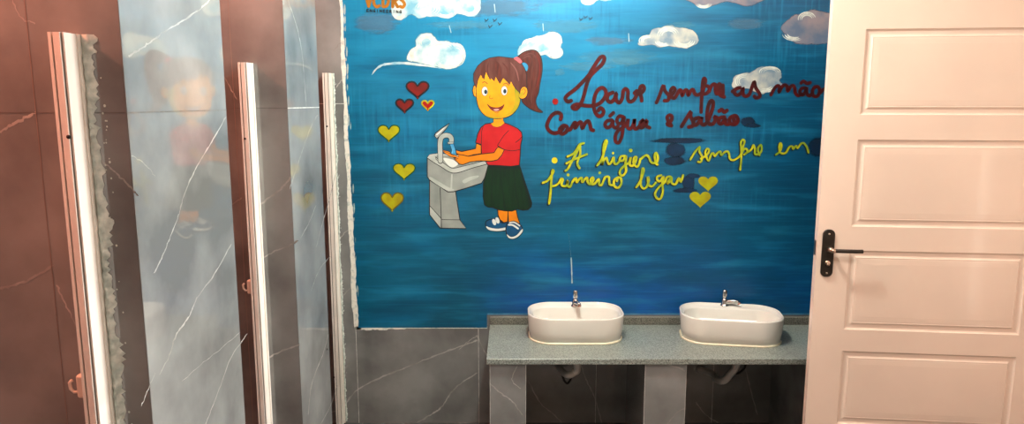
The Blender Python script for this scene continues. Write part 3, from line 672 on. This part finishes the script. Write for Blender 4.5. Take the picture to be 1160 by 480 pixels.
Y_ = dict(mt=YEL, wpx=2.5, shadow=SH, sw=3.3)
word([c((492, 55), (455, 68), (430, 110), (398, 150), (345, 176)), c((455, 70), (458, 150), (442, 200), (432, 245), (452, 282)), c((450, 90), (420, 150), (382, 222), (346, 288), (326, 304)), c((335, 238), (400, 205), (518, 156))], **Y_)
word([c((612, 258), (652, 200), (682, 110), (700, 45), (690, 30), (672, 80), (666, 160), (660, 252), (668, 215), (695, 188), (706, 226), (722, 246), (746, 218), (760, 182), (766, 234), (790, 244), (815, 215)), c((862, 172), (828, 176), (816, 208), (844, 214), (872, 172), (868, 250), (872, 310), (842, 350), (816, 330), (828, 290), (872, 250), (902, 228), (916, 182), (906, 248), (934, 260), (962, 214), (966, 182), (946, 188), (942, 240), (972, 270), (992, 240), (1002, 200)),
      c((1002, 205), (1050, 166), (1080, 182), (1095, 220), (1120, 236), (1155, 222), (1160, 180), (1145, 142), (1132, 172), (1145, 238), (1160, 250))], dots=[(600 + 755 / 8, 155 + 145 / 8, 1.4), (600 + 915 / 8, 155 + 122 / 8, 2.1)], **Y_)
c = lambda *p: Z(600, 180, 8, *p)
word([c((120, 215), (160, 196), (196, 150), (216, 112), (206, 102), (196, 200), (190, 300), (176, 405)), c((196, 245), (232, 240), (270, 210), (286, 176), (302, 190), (288, 230), (312, 246), (342, 232), (346, 192), (342, 235), (366, 252), (390, 202), (420, 172), (426, 212), (442, 190), (470, 168), (476, 210), (500, 182), (520, 168), (526, 210), (550, 226), (576, 192), (572, 166), (552, 186), (562, 226), (592, 220), (626, 180), (630, 230), (652, 232), (672, 190), (686, 162), (716, 162), (720, 200), (726, 230), (752, 236)),
      c((802, 166), (766, 190), (766, 240), (800, 260), (830, 222), (826, 176), (802, 166), (790, 200))], dots=[(643.5, 197.9, 1.7), (679.4, 195.6, 1.6)], **Y_)
e = lambda *p: Z(735, 185, 8, *p)
word([c((965, 255), (1000, 202), (1034, 110), (1024, 84), (1012, 160), (1006, 232), (1030, 266), (1060, 250), (1080, 192), (1070, 162), (1076, 232), (1110, 246), (1142, 215)), e((112, 106), (76, 120), (76, 150), (102, 160), (132, 118), (122, 180), (126, 260), (102, 320), (70, 310), (56, 270), (92, 212), (142, 170), (162, 126), (196, 120), (190, 160), (166, 180), (206, 122), (206, 175), (242, 186), (272, 132), (288, 168), (310, 106))], **Y_)
c = lambda *p: Z(735, 150, 8, *p)
Y2_ = dict(mt=YEL, wpx=2.2, shadow=SH, sw=3.0)
word([c((375, 245), (420, 172), (462, 130), (456, 170), (482, 220), (470, 265), (446, 264)), c((470, 236), (520, 206), (546, 162), (526, 146), (510, 182), (522, 225), (542, 256), (562, 202), (582, 186), (596, 214), (620, 186), (646, 172), (656, 205), (682, 180), (710, 170), (726, 192), (732, 235), (762, 250), (800, 232), (832, 200), (852, 130), (866, 82), (850, 64), (832, 92), (836, 150), (836, 250), (826, 338)),
      c((832, 210), (860, 152), (886, 150), (890, 176), (862, 200)), c((890, 182), (930, 150), (946, 112), (960, 150), (962, 195), (1002, 190), (1022, 150), (1012, 110), (986, 150), (1002, 204))], **Y2_)
c = lambda *p: Z(810, 150, 8, *p)
word([c((550, 200), (586, 170), (602, 120), (590, 95), (580, 130), (586, 175), (612, 190), (642, 180), (672, 130), (700, 126), (706, 150), (732, 120), (746, 142), (772, 106), (800, 95), (830, 132), (846, 182))], **Y2_)
# --- ochre logo and small black line of capitals, cut by the top of the view
a = lambda *p: Z(400, 0, 8, *p)
flat('painted_logo', [stroke(s, 3.3, ORG, 4) for s in (a((112, -55), (142, 58)), a((172, -55), (142, 58)), a((240, -35), (215, -50), (190, -20), (190, 30), (212, 62), (240, 52)), a((272, -50), (272, 60)), a((272, 60), (305, 55), (322, 10), (305, -45), (272, -50)),
     a((362, -50), (360, 62)), a((362, -50), (400, -40), (402, -5), (366, 8)), a((372, 8), (405, 62)), a((462, -35), (432, -50), (418, -20), (450, 10), (468, 40), (450, 66), (428, 58)))], mural)
GL = {'E': [[(1, 0), (0, 0), (0, 1), (1, 1)], [(0, .5), (.8, .5)]], 'N': [[(0, 1), (0, 0), (1, 1), (1, 0)]], 'I': [[(.5, 0), (.5, 1)]], 'G': [[(1, .1), (.4, 0), (0, .5), (.4, 1), (1, .95), (1, .55), (.6, .55)]], 'R': [[(0, 1), (0, 0), (.8, .05), (.8, .45), (0, .5), (.9, 1)]]}
ps = []
for i, ch in enumerate('ENGINEERING'):
    for s in GL[ch]:
        q = [(415.6 + i * 3.72 + x * 2.0, 10.6 + i * .13 + y * 2.9) for x, y in s]
        for k in range(len(q) - 1): ps.append(stroke([q[k], q[k + 1]], .75, INK))
flat('painted_capitals', ps, mural)
for x, y in ((551, 23), (560.5, 23), (566.3, 27), (555.3, 30.2), (658.2, 22), (663.2, 19.6), (668.8, 21.2)):
    flat('painted_bird', [stroke([(x - 1.9, y - 1.2), (x, y + .8), (x + 2, y - 1.4)], .9, INK, 2), stroke([(x - .2, y + .6), (x - 1.2, y + 1.8)], .7, INK, 2)], mural)

# ---------------------------------------------------------------- washstand: counter, splashback, tiled supports
ZC = EYE - math.tan(math.radians(17.81)) * D       # counter top
YF = 2.945; XC0 = -0.112; XC1 = 1.52
ct = thing('washbasin_counter', 'speckled grey granite counter on tiled supports, carrying both white basins', 'counter', (XC0, YF, 0))
def rel(o, root): o.data.transform(Matrix.Translation(-Vector(root.location))); o.parent = root; return o
rel(MB().box(XC0, XC1, YF, D - .001, ZC - .026, ZC, GRANITE).build('worktop', bevel=.003), ct)
rel(MB().box(XC0 + .002, XC1, D - .017, D - .001, ZC + .0005, ZC + .039, GRANITED).build('splashback', bevel=.002), ct)
def support(x0, x1, veins):
    mb = MB().box(x0, x1, YF + .018, D - .002, 0.001, ZC - .0265, TILE)
    pl = lambda px, py: onY(px, py, YF + .018)
    for pts, wd in veins: vein(mb, pl, pts, wd, FY)
    ribbon(mb, [(x0 + .001, YF + .018, .01), (x0 + .001, YF + .018, ZC - .03)], .002, FY, JOINT, .0005)
    ribbon(mb, [(x1 - .001, YF + .018, .01), (x1 - .001, YF + .018, ZC - .03)], .002, FY, JOINT, .0005)
    return rel(mb.build('support'), ct)
support(-.098, .062, [([(555, 434), (566, 444), (580, 454), (592, 470)], .006), ([(586, 414), (580, 430), (590, 440)], .003)])
support(.585, .768, [([(731, 414), (750, 412), (768, 416), (776, 420)], .006), ([(756, 480), (768, 466), (778, 462)], .005)])
support(1.325, 1.50, [])

def rr(hx, hy, r, n=10, cx=0, cy=0):
    out = []
    for qx, qy, a0 in ((1, 1, 0), (-1, 1, PI / 2), (-1, -1, PI), (1, -1, 1.5 * PI)):
        for k in range(n + 1):
            a = a0 + k / n * PI / 2
            out.append((cx + qx * (hx - r) + r * math.cos(a), cy + qy * (hy - r) + r * math.sin(a)))
    return out
def loft(mb, loops, mt, capA=True, capB=True):
    n = len(loops[0][0]); vs = []; fs = []
    for l, z in loops: vs += [(x, y, z) for x, y in l]
    for i in range(len(loops) - 1):
        for k in range(n): fs.append((i * n + k, i * n + (k + 1) % n, (i + 1) * n + (k + 1) % n, (i + 1) * n + k))
    if capA: fs.append(tuple(range(n))[::-1])
    if capB: fs.append(tuple((len(loops) - 1) * n + k for k in range(n)))
    mb.add(vs, fs, mt, True)
def make_basin(x, y, rz, hx, label, tap_rz):
    hy = .149; h = .122
    t = thing('washbasin', label, 'washbasin', (x, y, ZC + .0005), rz, 'white countertop washbasins')
    R = lambda s: max(.03, .118 + s)
    L = [(rr(hx - .016, hy - .016, R(-.012)), .000), (rr(hx - .010, hy - .010, R(-.008)), .004), (rr(hx - .004, hy - .004, R(-.003)), .05), (rr(hx, hy, R(0)), h - .006),
         (rr(hx - .001, hy - .001, R(-.001)), h - .002), (rr(hx - .004, hy - .004, R(-.004)), h), (rr(hx - .009, hy - .009, R(-.009)), h - .0005), (rr(hx - .011, hy - .011, R(-.011)), h - .004)]
    # deck at the back, then the bowl opening
    L += [(rr(hx - .013, hy - .013, R(-.013)), h - .007)]
    cy = -.026; bx, by = hx - .020, hy - .042
    L += [(rr(bx, by, .088, cy=cy), h - .009), (rr(bx - .003, by - .003, .085, cy=cy), h - .013), (rr(bx - .010, by - .012, .078, cy=cy), h - .055), (rr(bx - .035, by - .035, .06, cy=cy), h - .088),
          (rr(bx - .09, by - .07, .03, cy=cy), h - .098), (rr(.022, .022, .0219, cy=cy), h - .100)]
    mb = MB(); loft(mb, L, CERAMIC); mb.build('bowl', t)
    mb = MB(); o = rr(hx - .013, hy - .013, .112)
    loft(mb, [(rr(hx - .018, hy - .018, .11), .0002), (rr(hx - .004, hy - .004, .116), .0002), (rr(hx - .0075, hy - .0075, .113), .0055), (rr(hx - .010, hy - .010, .11), .0075)], SEAL, False, False)
    mb.build('sealant_bead', t)
    mb = MB(); lathe(mb, [(.019, 0), (.019, .002), (.014, .003), (.012, .0015)], CHROME, (0, cy, h - .0995)); mb.build('drain', t)
    return t, h
def make_tap(x, y, z, rz, label):
    t = thing('tap', label, 'tap', (x, y, z), rz, 'chrome push taps')
    mb = MB(); lathe(mb, [(.021, 0), (.0215, .003), (.018, .006), (.015, .012), (.0145, .030), (.012, .036), (.0085, .038)], CHROME)
    # spout, leaning forward
    tube(mb, [(0, -.004, .014), (0, -.022, .022), (0, -.044, .027), (0, -.060, .027), (0, -.068, .022)], [.013, .012, .0105, .0095, .0095], CHROME, 18)
    mb.build('body', t)
    mb = MB(); lathe(mb, [(.0075, .036), (.0075, .040), (.0105, .043), (.012, .050), (.012, .076), (.0105, .080), (.005, .081)], CHROME); mb.build('push_button', t)
    mb = MB(); tube(mb, [(0, -.068, .023), (0, -.071, .0165)], [.0085, .0085], mat('worn_brass_aerator', (190, 130, 110), .3, metal=1, var=.1), 14); mb.build('aerator', t)
    return t
b1x = (652 - 580) / F * 3.36; yb = 3.270
t1, hb = make_basin(b1x, yb, 0, .228, 'white oval washbasin on the left of the granite counter, under the tap facing the viewer', 0)
t2, hb = make_basin((830.5 - 580) / F * 3.32, yb - .022, math.radians(-9), .236, 'white oval washbasin on the right of the counter, turned slightly and nearest the cream door', 0)
make_tap((652 - 580) / F * 3.46, yb + .098, ZC + hb - .008, math.radians(12), 'chrome push tap pointing forward on the left washbasin')
make_tap((822.5 - 580) / F * 3.46, yb + .108, ZC + hb - .008, math.radians(62), 'chrome push tap with its spout swung right on the right washbasin')

# waste pipes under the counter
def waste(pts, r, label, hose):
    root = thing('waste_pipe', label, 'pipe', (pts[0][0], pts[0][1], pts[0][2]))
    q = cr(pts, False, 6); mb = MB(); tube(mb, q, r, PVC, 14); rel(mb.build('pipe'), root)
    mb = MB(); a_ = Vector(q[0]); tube(mb, [a_ - Vector((0, 0, .0)), a_ - Vector((0, 0, .022))], r * 1.35, PVC, 16); rel(mb.build('nut'), root)
    if hose:
        mb = MB(); tube(mb, cr(hose, False, 6), .0055, RUBBER, 10); rel(mb.build('hose'), root)
zu = ZC - .0275
p = lambda px, py, Y=3.22: tuple(onY(px, py, Y))
waste([(p(649, 410)[0], 3.25, zu), p(654, 416), p(650, 422), p(644, 424.5), p(637, 421, 3.30), p(633, 415, 3.40), (p(633, 415)[0], 3.438, p(633, 415, 3.4)[2])], .0165, 'curved grey waste pipe under the counter below the left washbasin',
      [p(637, 419, 3.30), p(638, 428, 3.30), p(642, 434, 3.32), p(646, 430, 3.34), p(650, 418, 3.34)])
waste([(p(838, 408)[0], 3.22, zu), p(834, 414), p(827, 424), p(820, 431), p(812, 430, 3.28), p(808, 424, 3.36), (p(806, 420)[0], 3.438, p(806, 421, 3.4)[2])], .0165, 'diagonal grey waste pipe under the counter below the right washbasin',
      [p(845, 410, 3.40), p(843, 417, 3.40), p(835, 423, 3.40), p(828, 418, 3.40)])

# ---------------------------------------------------------------- panelled door standing open on the right
ang = math.atan(0.11)
dl = Vector((1.222, 2.775, 0)); WD = .918; TH = .036
door = thing('panelled_door', 'cream painted door with stacked raised panels, standing open in front of the counter', 'door', (dl.x, dl.y, .008), -ang)
# local frame: x along leaf, y away from the viewer, z up
def zc(py, xl):
    X = dl.x + xl * math.cos(ang); Y = dl.y - xl * math.sin(ang); d = ray(580, py); return EYE + d.z / d.y * Y - .008
xa = .126; xb = .790
cuts = [(1.579, 1.902), (1.140, 1.483), (.716, 1.043), (.310, .625)]
HT = 2.09
mb = MB()
def fr(x0, x1, z0, z1): mb.box(x0, x1, 0, TH, z0, z1, DOORP)
fr(0, xa, 0, HT); fr(xb, WD, 0, HT)
zs = [HT] + [z for a_, b_ in cuts for z in (b_, a_)] + [0]
for i in range(0, len(zs), 2): fr(xa, xb, zs[i + 1], zs[i])
leaf = mb.build('leaf', door)
for z0, z1 in cuts:
    mb = MB()
    for sgn, yf in ((1, 0.0), (-1, TH)):
        lo = []
        for d_, dep in ((0, .0004), (.003, .0045), (.008, .0065), (.020, .0065), (.025, .0050), (.029, .0015), (.033, .0022), (.036, .0016), (.052, .0010), (.055, .0008)):
            lo.append([(xa + d_, yf + sgn * dep, z0 + d_), (xb - d_, yf + sgn * dep, z0 + d_), (xb - d_, yf + sgn * dep, z1 - d_), (xa + d_, yf + sgn * dep, z1 - d_)])
        vs = [v for l in lo for v in l]; fs = []
        for i in range(len(lo) - 1):
            for k in range(4): fs.append((i * 4 + k, i * 4 + (k + 1) % 4, (i + 1) * 4 + (k + 1) % 4, (i + 1) * 4 + k))
        m_ = (len(lo) - 1) * 4; fs.append((m_, m_ + 1, m_ + 2, m_ + 3)); mb.add(vs, fs, DOORP)
    mb.build('raised_panel', door)
# lock plate with lever and key cylinder
hx_ = .042; zt_ = zc(259.5, .03); zb_ = zc(313, .03)
mb = MB()
lp = [(x, z) for x, z in rr(.0235, (zt_ - zb_) / 2, .021, 8, hx_, (zt_ + zb_) / 2)]
n = len(lp)
for k in range(n): pass
ins = [(hx_ + (x - hx_) * .9, (zt_ + zb_) / 2 + (z - (zt_ + zb_) / 2) * .975) for x, z in lp]
vs = [(x, -.0005, z) for x, z in lp] + [(x, -.005, z) for x, z in lp] + [(x, -.0075, z) for x, z in ins]
fs = [(i, (i + 1) % n, n + (i + 1) % n, n + i) for i in range(n)] + [(n + i, n + (i + 1) % n, 2 * n + (i + 1) % n, 2 * n + i) for i in range(n)] + [tuple(range(2 * n, 3 * n))]
mb.add(vs, fs, BRONZE); plate = mb.build('lock_plate', door)
zl = zc(281.5, .04); zk = zc(297, .04)
mb = MB(); tube(mb, [(hx_ + .004, -.006, zl), (hx_ + .004, -.040, zl)], [.0125, .0095], STEEL, 18); tube(mb, [(hx_ - .001, -.044, zl), (hx_ + .014, -.044, zl)], .0085, STEEL, 16); mb.build('lever_neck', plate)
mb = MB(); tube(mb, cr([(hx_ + .012, -.044, zl), (hx_ + .05, -.046, zl), (hx_ + .100, -.045, zl), (hx_ + .118, -.043, zl)], False, 4), .0078, BRONZE, 16); mb.build('lever', plate)
mb = MB(); tube(mb, [(hx_, -.006, zk), (hx_, -.014, zk)], .0095, STEEL, 16); tube(mb, [(hx_, -.014, zk - .004), (hx_, -.018, zk - .009)], .006, STEEL, 10); mb.build('key_cylinder', plate)
for zz in (zt_ - .018, zb_ + .016):
    mb = MB(); tube(mb, [(hx_, -.007, zz), (hx_, -.009, zz)], .0038, STEEL, 12); mb.build('screw', plate)
mb = MB().box(-.0022, .0004, .008, .028, zl - .03, zl + .03, STEEL); mb.build('latch_strip', door)
for zz in (.3, 1.75):
    mb = MB(); tube(mb, [(WD + .004, .010, zz - .045), (WD + .004, .010, zz + .045)], .006, STEEL, 12); mb.build('hinge', door)

# ---------------------------------------------------------------- ceiling fittings above the view
t = thing('ceiling_lamp', 'round white ceiling lamp holder above the washbasins', 'ceiling lamp', (0.2, 2.38, H))
mb = MB(); lathe(mb, [(.06, -.001), (.06, -.02), (.03, -.035), (.025, -.07)], CEIL); mb.build('base', t)
